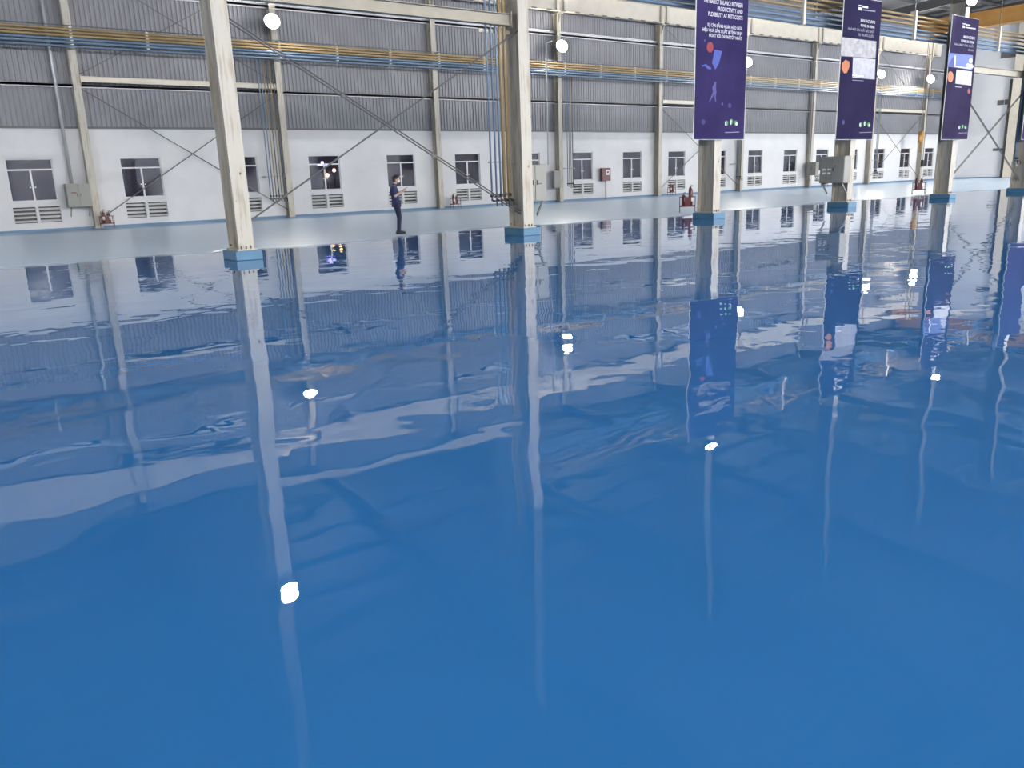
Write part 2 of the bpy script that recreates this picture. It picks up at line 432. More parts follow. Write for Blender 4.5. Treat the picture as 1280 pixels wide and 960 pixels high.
for k, w in ((0, 'leftmost and second'), (4, 'fifth and sixth'), (7, 'eighth and ninth')):
    a, b = colX(k)+.27, colX(k+1)-.03
    G = 'diagonal brace rods at the long wall'
    rod((a, YB-.03, 5.9), (b, YB-.03, .4), 'lower thin brace rod falling to the right between the %s wall columns' % w, G)
    rod((a, YB+.05, .4), (b, YB+.05, 5.9), 'lower thin brace rod rising to the right between the %s wall columns' % w, G)
    rod((a, YB-.03, 11.2), (b, YB-.03, 6.45), 'upper thin brace rod falling to the right between the %s wall columns' % w, G, r=.016)
    rod((a, YB+.05, 6.45), (b, YB+.05, 11.2), 'upper thin brace rod rising to the right between the %s wall columns' % w, G, r=.016)

# crane runway girder along the wall, seen right of the blue and yellow riser pipes
gx0, gx1 = XL+.1, colX(8)+1.6
gd = empty('crane_girder', (gx0, YW-.62, 11.14), 'deep beige crane runway girder along the long wall with stiffeners and clips', 'girder')
Lg = gx1-gx0
MB().box(0, Lg, -.008, .008, .02, 1.03).box(0, Lg, -.16, .16, 0, .02).box(0, Lg, -.2, .2, 1.03, 1.05).build('web', M['beigeL'], gd)
MB().box(0, Lg, -.035, .035, 1.05, 1.17).build('rail', M['greysteel'], gd)
for k in range(-2, 9):
    u = colX(k)+.12-gx0
    if u < 0: continue
    for du in (-.28, .28):
        MB().box(u+du-.09, u+du+.09, -.15, -.008, .02, 1.03).build('stiffener', M['beige'], gd)
u = .6
n = 0
while u < Lg:
    if gx0+u > 27 and n < 60:
        MB().box(u-.16, u+.16, -.24, -.14, -.02, .03).build('clip', M['flash'], gd); n += 1
    u += 1.12

# ------------------------------------------------------------------ pipes along the wall
YP = YW-.95
rack = [(8.28, .02, 'dark_pipe', 'thin dark conduit running on top of the wall pipe run'),
        (8.15, .055, 'yellow', 'topmost yellow-brown pipe of the wall pipe run'), (8.02, .055, 'yellow', 'middle yellow-brown pipe of the wall pipe run'),
        (7.89, .055, 'yellow', 'lowest yellow-brown pipe of the wall pipe run'), (7.76, .05, 'blue_pipe', 'topmost blue pipe of the wall pipe run'),
        (7.635, .055, 'blue_pipe', 'middle blue pipe of the wall pipe run'), (7.48, .045, 'blue_pipe', 'lowest blue pipe of the wall pipe run')]
for z, r, mm, lab in rack:
    tag(MB().tube([(XL, YP, z), (XE-.3, YP, z)], r, 10).build('wall_pipe', M[mm], smooth=True), lab, 'pipe', 'long pipes along the wall')
h0 = None
for i in range(-3, 26):
    X = colX(0)+.1+i*BAY/3
    if X < 0: continue
    lab = 'small pale pipe hanger with clamps, %s from the left on the wall pipe run' % (ORD[i+2] if i+2 < 20 else 'number %d' % (i+3))
    if h0 is None:
        h0 = empty('pipe_hanger', (X, YP, 7.4), lab, 'bracket', 'pipe hangers on the wall pipe run')
        MB().box(-.02, .02, .06, .1, 0, .95).box(-.02, .02, .1, YW-YP-.02, .86, .9).build('arm', M['girt'], h0)
        for z in (7.545, 7.70, 7.83, 7.955, 8.085, 8.215):
            MB().box(-.05, .05, -.075, .06, z-7.4-.018, z-7.4+.018).build('clamp', M['white_clip'], h0)
    else: copy_tree(h0, (X, YP, 7.4), lab)

# risers at wall columns
def riser(X, Y, z0, z1, r, mm, label, group, name='riser_pipe', hook=True, side=1):
    o = empty(name, (X, Y, z0), label, 'pipe', group)
    MB().tube([(0, 0, 0), (0, 0, z1-z0)], r, 8).build('pipe', M[mm], o, smooth=True)
    if hook:
        MB().tube([(0, 0, .02), (.0, -.06, 0), (.05*side, -.14, 0), (.05*side, -.16, -.14)], r*.9, 8).build('outlet', M['black'], o)
        MB().box(-.035, .035, -.06, .035, .10, .18).build('valve', M['black'], o)
    return o
names5 = ['leftmost blue', 'second blue', 'left yellow', 'middle dark', 'right yellow', 'rightmost dark']
for (k, cnt, base, xoff, w) in ((1, 6, 'second', -.98, 'left of'), (3, 4, 'fourth', .46, 'right of'), (5, 4, 'sixth', -.75, 'left of'), (7, 3, 'eighth', .5, 'right of')):
    for i in range(cnt):
        mm = ['blue_pipe', 'blue_pipe', 'yellow', 'dark_pipe', 'yellow', 'dark_pipe'][i]
        riser(colX(k)+xoff+i*.145, YP+.28+(.0), .95, 7.45, .027, mm, '%s riser pipe in the bundle just %s the %s wall column' % (names5[i], w, base), 'riser pipes on the long wall')
    mb = MB(); mb.box(colX(k)+xoff-.12, colX(k)+xoff+cnt*.145+.05, YP+.30, YP+.34, 2.0, 2.05).box(colX(k)+xoff-.1, colX(k)+xoff-.06, YP+.34, YW, 2.0, 2.05)
    tag(mb.build('pipe_bracket', M['girt']), 'thin cross bracket holding the riser pipes beside the %s wall column' % base, 'bracket', 'riser pipe brackets')

# conduits
def conduit(px_, Y, z0, z1, r, label, m_='girt', y=165):
    p = atY(px_, y, Y)
    return tag(MB().tube([(p.x, Y, z0), (p.x, Y, z1)], r, 10).build('conduit', M[m_], smooth=True), label, 'conduit')
conduit(79, YW-.15, 1.95, 12, .07, 'grey conduit dropping to the grey box by the leftmost wall column')
p = atY(684.3, 150, 18.15)
tag(MB().tube([(p.x, 18.15, 1.86), (p.x, 18.15, 5.05), (p.x+.22, 18.15, 5.12)], .022, 8).build('conduit', M['girt'], smooth=True), 'thin conduit rising from the tall cabinet at the second front column', 'conduit')
tag(MB().tube([(colX(6)-.32, YW-.5, 2.0), (colX(6)-.32, YW-.5, 9.7), (colX(6)-.10, YW-.5, 9.8)], .045, 8).build('conduit', M['girt'], smooth=True), 'thin grey conduit rising beside the seventh wall column', 'conduit')

# ------------------------------------------------------------------ front row columns
YC = 17.5
fc_px = [(298.5, 309), (655, 283.5), (891, 265), (1058.5, 250), (1185, 240), (1280, 233)]
FX = [atY(x, y, YC).x for x, y in fc_px]
FN = ['nearest, leftmost', 'second', 'third', 'fourth', 'fifth', 'rightmost']
CW, CD = .34, .66
TZ0, TZ1 = 5.32, 5.60
fc0 = None
for k, X in enumerate(FX):
    lab = 'tall beige steel column on a blue plinth, %s of the front row' % FN[k]
    if fc0 is None:
        fc0 = empty('steel_column', (X, YC, 0), lab, 'column', 'tall steel columns of the front row')
        mb = MB(); mb.box(0, CW, 0, .025, .22, 8).box(0, CW, CD-.025, CD, .22, 8).box(CW/2-.012, CW/2+.012, .025, CD-.025, .22, 8)
        for z in (.9, 2.6, 5.6): mb.box(.02, CW-.02, .025, CD-.025, z, z+.012) if False else None
        mb.build('shaft', M['column'], fc0)
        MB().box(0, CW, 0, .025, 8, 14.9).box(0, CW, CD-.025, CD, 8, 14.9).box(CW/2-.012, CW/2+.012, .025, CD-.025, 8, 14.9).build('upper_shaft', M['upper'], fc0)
        MB().box(-.04, CW+.04, -.04, CD+.04, .20, .235).build('base_plate', M['column'], fc0)
        MB().box(-.13, CW+.11, -.15, CD+.08, 0, .205).build('plinth', M['plinth'], fc0, bevel=.012)
        for (u, v) in ((.05, -.015), (.16, -.015), (.26, -.015)):
            MB().tube([(u, v, .23), (u, v, .30)], .016, 6).build('anchor_bolt', M['flash'], fc0)
    else: copy_tree(fc0, (X, YC, 0), lab)
# side stiffening plate on the second front column (pale joint plate)
G = 'diagonal brace rods between front columns'
yr = YC+.33
for (a, b, la) in ((0, 1, 'nearest and second'), (4, 5, 'fifth and rightmost')):
    xa, xb = FX[a]+CW/2+.02, FX[b]+CW/2-.02
    rod((xa, yr, 5.05), (xb, yr, .6), 'double brace rod falling to the right between the %s front columns' % la, G, double=.035)
    rod((xa, yr-.11, .7), (xb, yr-.11, 5.2), 'single brace rod rising to the right between the %s front columns' % la, G, r=.02) if a == 0 else \
        rod((xa, yr-.11, .7), (xb, yr-.11, 5.2), 'double brace rod rising to the right between the %s front columns' % la, G, double=.035)

for (a, b, la) in ((0, 1, 'nearest and second'), (4, 5, 'fifth and rightmost')):
    x0_, x1_, Y_ = FX[a]+CW, FX[b]-.02 if a == 0 else FX[b], YC+.33
    mb = MB(); mb.box(x0_, x1_, Y_-.01, Y_+.01, TZ0+.015, TZ1-.015).box(x0_, x1_, Y_-.1, Y_+.1, TZ0, TZ0+.015).box(x0_, x1_, Y_-.1, Y_+.1, TZ1-.015, TZ1)
    mb.box(x0_, x0_+.02, Y_-.12, Y_+.12, TZ0-.05, TZ1+.05).box(x1_-.02, x1_, Y_-.12, Y_+.12, TZ0-.05, TZ1+.05)
    tag(mb.build('tie_beam', M['beigeD']), 'pale tie beam overhead between the %s front columns' % la, 'beam', 'tie beams of the front row')
# riser pipes on the second front column
xs = [(611.5, 'blue_pipe', 'leftmost blue'), (617.5, 'blue_pipe', 'second blue'), (623, 'blue_pipe', 'third blue'), (628, 'yellow', 'left yellow'), (633.5, 'yellow', 'right yellow')]
for i, (px_, mm, nm) in enumerate(xs):
    p = atY(px_, 150, 17.95)
    r_ = .026 if mm == 'blue_pipe' else .05
    riser(p.x, 17.95, .95, 9.0, r_, mm, '%s riser pipe beside the second front column' % nm, 'riser pipes at the second front column')
p = atY(606, 10, 17.95)
a, b = atY(616, 203, 17.95), FX[1]+.1
tag(MB().box(a.x-.1, b, 17.99, 18.03, 1.93, 1.97).build('pipe_bracket', M['girt']), 'lower cross bracket holding pipes at the second front column', 'bracket', 'pipe brackets at the front columns')
tag(MB().box(a.x-.25, b, 17.99, 18.03, 5.15, 5.24).build('pipe_bracket', M['beige']), 'upper cross bracket holding pipes at the second front column', 'bracket', 'pipe brackets at the front columns')
for i, (dx, mm, nm) in enumerate(((-.28, 'blue_pipe', 'dark blue'), (-.18, 'blue_pipe', 'inner blue'), (-.08, 'yellow', 'yellow'))):
    riser(FX[5]+dx, 17.95+i*.0, 1.5, 9, .04, mm, '%s riser pipe beside the rightmost front column' % nm, 'riser pipes at the rightmost front column')
tag(MB().box(FX[5]-.34, FX[5]+.02, 17.85, 18.05, 1.25, 1.5).build('valve_box', M['cab']), 'small grey box under the pipes at the rightmost front column', 'box')

# pipe run along the front row, high up
def zat(px_, py_): return atY(px_, py_, 17.9).z
nr = [(6.50, .06, 'blue_pipe', 'lowest blue'), (6.66, .06, 'blue_pipe', 'middle blue'), (6.82, .045, 'blue_pipe', 'upper blue'), (7.0, .045, 'yellow', 'lower yellow'), (7.16, .045, 'yellow', 'middle yellow'), (7.32, .045, 'yellow', 'upper yellow')]
for z, r, mm, nm in nr:
    tag(MB().tube([(FX[1]-.8, 18.25, z), (XE-.4, 18.25, z)], r, 10).build('overhead_pipe', M[mm], smooth=True), '%s pipe of the overhead run behind the banners' % nm, 'pipe', 'overhead pipes of the front row')
for px_, w in ((1005.5, 'third and fourth'), (1145.5, 'fourth and fifth'), (1253, 'fifth and rightmost')):
    q = atY(px_, 20, 18.14)
    mb = MB(); mb.box(q.x-.06, q.x+.06, 18.12, 18.15, 6.42, 7.5).box(q.x-.06, q.x-.04, 18.15, 18.36, 6.42, 7.5).box(q.x+.04, q.x+.06, 18.15, 18.36, 6.42, 7.5)
    ps = tag(mb.build('pipe_support', M['beigeL']), 'pale upright pipe support between the %s front columns' % w, 'bracket', 'overhead pipe supports')
    MB().box(q.x-.012, q.x+.012, 18.2, 18.225, 7.4, 15.6).build('hanger_rod', M['greysteel'], ps)

# ------------------------------------------------------------------ cabinets
def cabinet(name, loc, w, d, h_, label, rz=0, doors=2, brackets=True, extra=None, legs=False):
    """local: front face at y=0 facing -y, x from 0 to w"""
    o = empty(name, loc, label, 'electrical cabinet', None, rz)
    MB().box(0, w, 0, d, 0, h_).build('body', M['cab'], o, bevel=.008)
    for i in range(doors):
        a = i*w/doors+.012; b = (i+1)*w/doors-.012
        dd = MB().box(a, b, -.018, 0, .02, h_-.02).build('door', M['cab'], o, bevel=.005)
        hx = b-.07 if i == 0 else a+.04
        MB().box(hx, hx+.025, -.035, -.018, h_*.45, h_*.58).build('handle', M['black'], dd)
    if brackets:
        for u in (.08, w-.12):
            mb = MB(); mb.v += [(u, .02, 0), (u+.04, .02, 0), (u+.04, .07, 0), (u, .07, 0), (u, d-.02, -.42), (u+.04, d-.02, -.42), (u+.04, d, -.37), (u, d, -.37)]
            mb.f += [(0, 1, 2, 3), (4, 7, 6, 5), (0, 4, 5, 1), (1, 5, 6, 2), (2, 6, 7, 3), (3, 7, 4, 0)]
            mb.build('bracket', M['cab'], o)
    return o
c = cabinet('electrical_cabinet', (5.78, YW-.62, .97), .93, .5, .99, 'small grey two-door cabinet on brackets beside the leftmost wall column')
MB().box(.17, .38, -.021, -.018, .58, .63).build('red_label', M['redext'], c)
c = cabinet('electrical_cabinet', (FX[1]+CW+.03, 17.95, .88), .80, .33, .98, 'tall grey two-door cabinet fixed right of the second front column')
for u in (.53, .60): MB().tube([(u, -.03, .47), (u, -.018, .47)], .016, 8).build('button', M['black'], c)
# bracket towards the column foot
tag(MB().tube([(FX[1]+CW-.14, 17.9, .25), (FX[1]+CW+.38, 18.0, .865)], .03, 4).build('strut', M['cab']), 'diagonal grey strut from the second front column up to its cabinet', 'strut')
tag(MB().box(32.95, 33.5, YW-.66, YW-.40, .85, 1.9).box(33.0, 33.45, YW-.675, YW-.66, .9, 1.85).build('electrical_cabinet', M['cab'], bevel=.008),
    'narrow grey box fixed to the fourth wall column', 'electrical cabinet')
# the one on the fourth front column faces left
c = cabinet('electrical_cabinet', (FX[3]-.465, YC+.92, .93), 1.02, .42, .98, 'grey cabinet with four white labels beside the fourth front column', rz=-PI/2)
for u in (.12, .34):
    for v in (.33, .47): MB().box(u, u+.13, -.022, -.018, v, v+.07).build('label_plate', M['white'], c)
MB().tube([(.66, -.03, .62), (.66, -.018, .62)], .025, 8).build('red_button', M['redext'], c)
cabinet('electrical_cabinet', (colX(6)-.475, YW-.44, .95), .85, .42, 1.05, 'small grey cabinet with white labels at the seventh wall column', rz=-PI/2)

# red fire box on a post
p = atY(758, 249, YW-.3)
o = empty('fire_alarm_box', (p.x, YW-.35, 0), 'dark red fire box on a post between the eighth and ninth windows', 'fire box')
MB().box(-.39, .36, 0, .22, 1.17, 2.0).build('box', M['red'], o, bevel=.01)
MB().box(-.05, .22, -.012, 0, 1.55, 1.88).build('notice', M['white'], o)
MB().box(.0, .17, -.016, -.012, 1.66, 1.80).build('dial', M['red'], o)
MB().tube([(0, .1, 0), (0, .1, 1.17)], .035, 8).build('post', M['red'], o)

# ------------------------------------------------------------------ extinguisher stands
def ext_stand(loc, label, rz=0, s=1.0):
    o = empty('extinguisher_stand', loc, label, 'stand', 'red extinguisher stands', rz)
    o.scale = (s, s, s); w, d, h_ = .56, .30, .55; t = .022
    for (u, v) in ((-w/2, -d/2), (w/2-t, -d/2), (-w/2, d/2-t), (w/2-t, d/2-t)):
        MB().box(u, u+t, v, v+t, 0, h_).build('leg', M['red'], o)
    mb = MB()
    for z in (.22, h_-t):
        mb.box(-w/2, w/2, -d/2, -d/2+t, z, z+t).box(-w/2, w/2, d/2-t, d/2, z, z+t).box(-w/2, -w/2+t, -d/2, d/2, z, z+t).box(w/2-t, w/2, -d/2, d/2, z, z+t)
    mb.box(-w/2, w/2, -d/2, d/2, .2, .22).box(-.09, .09, -d/2-.004, -d/2, .24, h_-.03)
    mb.build('frame', M['red'], o)
def extinguisher(loc, label, s=1.0, h_=.52):
    o = empty('fire_extinguisher', loc, label, 'fire extinguisher', 'extinguishers in the red stands')
    o.scale = (s, s, s)
    MB().lathe([(.06, 0), (.075, .015), (.075, h_-.09), (.06, h_-.04), (.03, h_)], n=14).build('cylinder', M['redext'], o, smooth=True)
    MB().tube([(0, 0, h_), (0, 0, h_+.05)], .018, 8).box(-.015, .10, -.01, .01, h_+.05, h_+.07).box(-.015, .085, -.01, .01, h_+.09, h_+.105).build('valve', M['black'], o)
    MB().tube([(0, 0, h_+.03), (-.07, 0, h_+.02), (-.10, 0, h_-.08), (-.085, 0, h_-.3)], .012, 6).build('hose', M['black'], o)
    MB().box(-.05, .05, -.079, -.070, .16, .32).build('label_band', M['white'], o)
for (x, y, lab, w) in ((7.15, YW-.85, 'at the foot of the leftmost wall column', 0), (25.5, YW-.75, 'at the wall right of the third wall column', 0),
                       (43.5, YW-.8, 'at the wall beside the fifth wall column', 0), (61.0, YW-1.5, 'at the wall just right of the seventh wall column', 0)):
    s = .98
    ext_stand((x, y, 0), 'small red extinguisher stand %s' % lab, 0, s)
    extinguisher((x-.12, y, .22*s), 'left extinguisher in the red stand %s' % lab, s)
    extinguisher((x+.1, y, .22*s), 'right extinguisher in the red stand %s' % lab, s, .45)
a = onfloor(859, 265.5); ext_stand((a.x, a.y, 0), 'red extinguisher stand in front of the third front column, left side', -.85, 1.1)
extinguisher((a.x-.12, a.y+.08, .242), 'short extinguisher in the stand near the third front column', 1.05, .40)
extinguisher((a.x+.11, a.y-.06, .242), 'tall extinguisher in the stand near the third front column', 1.1, .62)
a = onfloor(1148, 243); ext_stand((a.x, a.y, 0), 'red extinguisher stand on the floor left of the fifth front column', -.95, 1.1)
extinguisher((a.x-.1, a.y+.1, .242), 'left extinguisher in the stand near the fifth front column', 1.05, .55)
extinguisher((a.x+.1, a.y-.06, .242), 'right extinguisher in the stand near the fifth front column', 1.05, .5)

# ------------------------------------------------------------------ lamps
def lamp(loc, label, r=.30, arm_to=None, turn=0.0, tilt=.25, mm='glow'):
    """bowl flood lamp: opening and lens face -y (turned a little), the bowl closes it towards the wall"""
    o = empty('flood_lamp', loc, label, 'lamp', 'round flood lamps')
    Rm = Matrix.Rotation(turn, 3, 'Z') @ Matrix.Rotation(-tilt, 3, 'X') @ Matrix.Rotation(PI/2, 3, 'X')   # local +z -> -y
    def rot(mb): mb.v = [tuple(Rm @ Vector(v)) for v in mb.v]; return mb
    ln = MB(); ln.lathe([(r*.97, .0), (r*.93, r*.22), (r*.75, r*.46), (r*.45, r*.62), (r*.12, r*.68)], n=16)
    rot(ln).build('lens', M[mm], o, smooth=True)
    hs = MB(); hs.lathe([(r*1.05, .03), (r*1.10, .0), (r*1.0, -.06), (r*.55, -.30), (r*.3, -.40)], n=16)
    rot(hs).build('housing', M['lampbody'], o, smooth=True)
    if arm_to is not None:
        MB().tube([tuple(Rm @ Vector((0, 0, -.38))), arm_to], .03, 8).build('arm', M['beige'], o)
    return o
wl = [((340, 27), 1, 'beneath the high tie at the second wall column'), ((702, 58), 3, 'at the fourth wall column'), ((934, 78), 5, 'at the sixth wall column beside the first banner'),
      ((1101, 93), 7, 'at the eighth wall column beside the second banner'), ((1163, 99), 8, 'at the ninth wall column near the third banner')]
for (px_, k, lab) in wl:
    p = atY(px_[0], px_[1], YW-1.25)
    lamp(p, 'bright flood lamp %s' % lab, r=.36, arm_to=(colX(k)+.12-p.x, .79, .25), turn=-.10-.04*k, mm='glow_wall')
for (mx_, k, lab) in (((362, 737), 0, 'high on the nearest front column'), ((888, 558), 2, 'high on the third front column above the first banner'), ((1165, 465), 4, 'on the fifth front column above the third banner')):
    r = ray(*mx_); t = (YC-.55)/r.y
    X = r.x*t; Z = -(H+r.z*t)
    if k == 4:
        q = atY(1214, 1, YC-.55); X = q.x; Z = q.z
    lamp(Vector((X, YC-.55, Z)), 'bright flood lamp %s' % lab, r=.215, arm_to=(FX[k]+CW/2-X, .55, .1), turn=-.1-.15*k)
n_ = 0
for (x, y, z) in [(-14, 16, 9.5), (54, -4, 10.5), (70, 5, 10.5), (74, 12, 10.5)]+[(-9+15*i, -24, 11.5) for i in range(7)]+[(-4+17*i, -38, 11.5) for i in range(5)]:  # unseen lamps added to brighten the walls and the floor
    o = empty('added_bay_lamp', (x, y, z), 'added high bay lamp lighting the hall unseen from outside the view, %s of its kind' % ORD[n_], 'lamp', 'added high bay lamps outside the view'); n_ += 1
    MB().ball((0, 0, 0), .4, .4, .25, n=12, m_=6).build('lens', M['glow_added_side' if x < -12 else 'glow_added_bay'], o, smooth=True)
    MB().lathe([(.41, .05), (.44, .1), (.16, .3), (.08, .45)], n=14).build('housing', M['lampbody'], o)
    MB().tube([(0, 0, .45), (0, 0, roofz(y)-z-.02)], .012, 6).build('cord', M['black'], o)

# ------------------------------------------------------------------ crane bridge and hook
XC = 76.0
cr = empty('bridge_crane', (XC, YW-.62, 12.31), 'orange overhead crane bridge crossing the hall at the far right', 'crane')
yl = -(YW-.62-19.0)
MB().box(0, .55, yl, .1, .35, 1.5).box(-.1, .65, yl, .1, 1.5, 1.55).box(-.1, .65, yl, .1, .3, .35).build('bridge_girder', M['orange'], cr)
MB().box(1.5, 1.95, yl, .1, .45, 1.3).build('bridge_girder', M['orange'], cr)
MB().box(-1.2, 2.1, -.18, .18, .02, .42).build('end_truck', M['orange'], cr, bevel=.02)
p = atX(1151, 173, XC-.6)
hk = empty('hoist_hook', (p.x, p.y, 0), 'orange crane hook block hanging in front of the ninth wall column', 'hook')
zc = p.z
MB().ball((0, 0, zc), .34, .22, .42, n=14, m_=8).box(-.2, .2, -.15, .15, zc+.3, zc+.62).build('block', M['orange'], hk, smooth=False)
MB().tube([(0, 0, zc-.4), (0, 0, zc-.7), (.16, 0, zc-.86), (.22, 0, zc-1.05), (.1, 0, zc-1.2), (-.08, 0, zc-1.14)], .07, 8, .04).build('hook', M['orange'], hk, smooth=True)
for dx in (-.12, .12): MB().tube([(dx, 0, zc+.6), (dx, 0, 12.6)], .02, 6).build('wire_rope', M['greysteel'], hk)
p2 = atX(1149.5, 185, XC-.4)
tag(MB().tube([(p2.x, p2.y-.4, 1.6), (p2.x, p2.y-.4, 12.6)], .02, 6).box(p2.x-.14, p2.x+.14, p2.y-.5, p2.y-.3, 1.3, 1.9).build('pendant_control', M['black']), 'black crane pendant control hanging below the orange hook', 'pendant control')

# ------------------------------------------------------------------ end wall details
def on_end(px_, py_): return atX(px_, py_, XE-.02)
def end_box(x0, y0, x1, y1, mm, nm, label, cat, dep=.06):
    a = on_end(x0, y0); b = on_end(x1, y1)
    return tag(MB().box(XE-dep, XE-.002, min(a.y, b.y), max(a.y, b.y), min(a.z, b.z), max(a.z, b.z)).build(nm, M[mm]), label, cat)
end_box(1247.5, 125.5, 1254.5, 131, 'flash', 'wall_opening_grille', 'dark square grille high left of the end wall column', 'grille', .08)
end_box(1256.5, 124.5, 1262, 130.5, 'flash', 'wall_opening_grille', 'dark square grille touching the end wall pipe, upper pair', 'grille', .08)
end_box(1241.5, 185.5, 1248, 188.5, 'flash', 'wall_opening_grille', 'dark narrow grille low left of the end wall pipe', 'grille', .08)
end_box(1249.5, 185.5, 1255, 188.5, 'flash', 'wall_opening_grille', 'dark narrow grille touching the end wall pipe, lower pair', 'grille', .08)
end_box(1252, 65, 1270.5, 71, 'flash', 'ventilation_grille', 'long dark ventilation grille high on the pale end wall', 'grille', .08)
a = on_end(1268, 160)
ec = empty('wall_column', (XE-.5, a.y, 0), 'pale steel column standing against the end wall', 'column')
MB().box(0, .02, -.5, .4, 0, 14.5).box(.43, .45, -.5, .4, 0, 14.5).box(.02, .43, -.06, -.04, 0, 14.5).build('shaft', M['beigeL'], ec)
MB().box(-.05, .5, -.6, .5, 0, .03).build('base_plate', M['base_blue'], ec)
a = on_end(1257, 180)
tag(MB().tube([(XE-.25, a.y, 0), (XE-.25, a.y, 9.0)], .12, 10).build('downpipe', M['greysteel'], smooth=True), 'dark downpipe beside the pale end wall column', 'pipe')

# ------------------------------------------------------------------ papers on the floor near the nearest column
for (x, y, w, d, r, lab) in ((268, 314.5, .22, .14, .3, 'flat white paper scrap on the floor left of the nearest column'), (275, 313, .30, .12, -.5, 'folded white paper scrap closest to the nearest column plinth')):
    q = onfloor(x, y)
    o = MB().box(-w/2, w/2, -d/2, d/2, 0, .004)
    o.v[5] = (w/2*.9, -d/2, .03)
    o = o.build('paper_scrap', M['paper']); o.location = (q.x, q.y, .002); o.rotation_euler = (0, 0, r); tag(o, lab, 'paper', 'paper scraps by the nearest column')

# ------------------------------------------------------------------ banners
def flat_mat(name, col, r=.55): return mat(name, col, r, spec=.15)
bpur1 = mat('violet_banner_print', (.036, .028, .096), .8, var=.25, spec=.03, vscale=.6)
bpur2 = mat('navy_banner_print', (.023, .019, .058), .8, var=.25, spec=.03, vscale=.6)
bpur3 = mat('plum_banner_print', (.034, .027, .07), .8, var=.35, spec=.03, vscale=.6)
bred = flat_mat('banner_red', (.22, .025, .04)); bphone = flat_mat('banner_light_blue', (.055, .08, .32)); bfig = flat_mat('banner_pale_violet', (.065, .06, .22))
borange = flat_mat('banner_orange', (.45, .14, .05)); bgreen = flat_mat('banner_green', (.06, .25, .06)); bwhite = flat_mat('banner_white', (.55, .55, .60)); bgrey = flat_mat('banner_soft_white', (.24, .24, .32))
bsky = flat_mat('banner_sky_blue', (.08, .13, .36)); bdeep = flat_mat('banner_deep_blue', (.03, .04, .20)); bspot = flat_mat('banner_violet_spot', (.035, .035, .16))
def photo_mat(name, c1, c2, sc_):
    m_ = bpy.data.materials.new(name); m_.use_nodes = True; nt = m_.node_tree; b = nt.nodes['Principled BSDF']; b.inputs['Roughness'].default_value = .35
    tc = nt.nodes.new('ShaderNodeTexCoord'); v = nt.nodes.new('ShaderNodeTexVoronoi'); v.inputs['Scale'].default_value = sc_; v.feature = 'F1'; v.distance = 'CHEBYCHEV'
    nt.links.new(tc.outputs['Object'], v.inputs['Vector']); r = nt.nodes.new('ShaderNodeValToRGB')
    r.color_ramp.elements[0].color = (*c1, 1); r.color_ramp.elements[1].color = (*c2, 1); r.color_ramp.elements[0].position = .2; r.color_ramp.elements[1].position = .75
    nt.links.new(v.outputs['Color'], r.inputs['Fac']); nt.links.new(r.outputs[0], b.inputs['Base Color']); return m_
bph = photo_mat('factory_photo_print', (.02, .025, .07), (.07, .075, .12), 5.5)
bph2 = photo_mat('workshop_photo_print', (.09, .10, .18), (.13, .14, .19), 6)
BY = YC-.14
def text(s_, xl, xr, y, hpx, m_, parent, name='lettering', yr=None):
    """one printed line: right end of its baseline at pixel (xr, y), left end at pixel column xl"""
    cu = bpy.data.curves.new('t', 'FONT'); cu.body = s_; cu.extrude = 0; cu.resolution_u = 2; cu.offset = .018
    t = bpy.data.objects.new('t', cu); COL.objects.link(t)
    bpy.context.view_layer.update()
    me = bpy.data.meshes.new_from_object(t.evaluated_get(bpy.context.evaluated_depsgraph_get()))
    bpy.data.objects.remove(t); bpy.data.curves.remove(cu)
    xsv = [v.co.x for v in me.vertices]; x0, x1 = min(xsv), max(xsv)
    P1 = atY(xr, y, BY); P0 = atY(xl, y, BY); P2 = atY(xr, y-hpx, BY)
    sx = (P1.x-P0.x)/(x1-x0); sz = (P2.z-P1.z)/.72
    for v in me.vertices:
        v.co = Vector((P0.x+(v.co.x-x0)*sx-parent.location.x, -.008, P1.z+v.co.y*sz-parent.location.z))
    me.materials.clear(); me.materials.append(m_); me.name = name
    o = bpy.data.objects.new(name, me); COL.objects.link(o); o.parent = parent
    return o
def shape(pts, m_, parent, name, off=.006):
    mb = MB(); q = [atY(x, y, BY) for x, y in pts]
    mb.quad(*[(p.x-parent.location.x, -off, p.z-parent.location.z) for p in q])
    return mb.build(name, m_, parent)
def ell(cx, cy, rx, ry, n=14, rot=0):
    return [(cx+rx*math.cos(t)*math.cos(rot)-ry*math.sin(t)*math.sin(rot), cy+rx*math.cos(t)*math.sin(rot)+ry*math.sin(t)*math.cos(rot)) for t in [2*PI*k/n for k in range(n)]]
def banner(xl, xr, ybot, ztop, m_, label, k):
    a = atY(xl, ybot, BY); b = atY(xr, ybot, BY); z0 = 2.50; w = b.x-a.x
    o = empty('hanging_banner', (a.x, BY, z0), label, 'banner', 'tall purple banners on the front columns')
    MB().box(0, w, -.004, .004, 0, ztop-z0).build('cloth', m_, o)
    MB().tube([(-.02, .02, 0), (w+.02, .02, 0)], .018, 8).tube([(-.02, .02, ztop-z0), (w+.02, .02, ztop-z0)], .018, 8).tube([(-.012, .02, 0), (-.012, .02, ztop-z0)], .014, 6).tube([(w+.012, .02, 0), (w+.012, .02, ztop-z0)], .014, 6).build('pole_frame', M['white_clip'], o)
    cx = FX[k]+CW/2-a.x
    for z in (.15, ztop-z0-.15): MB().box(cx-.03, cx+.03, .01, .15, z-.03, z+.03).build('hanger', M['girt'], o)
    return o
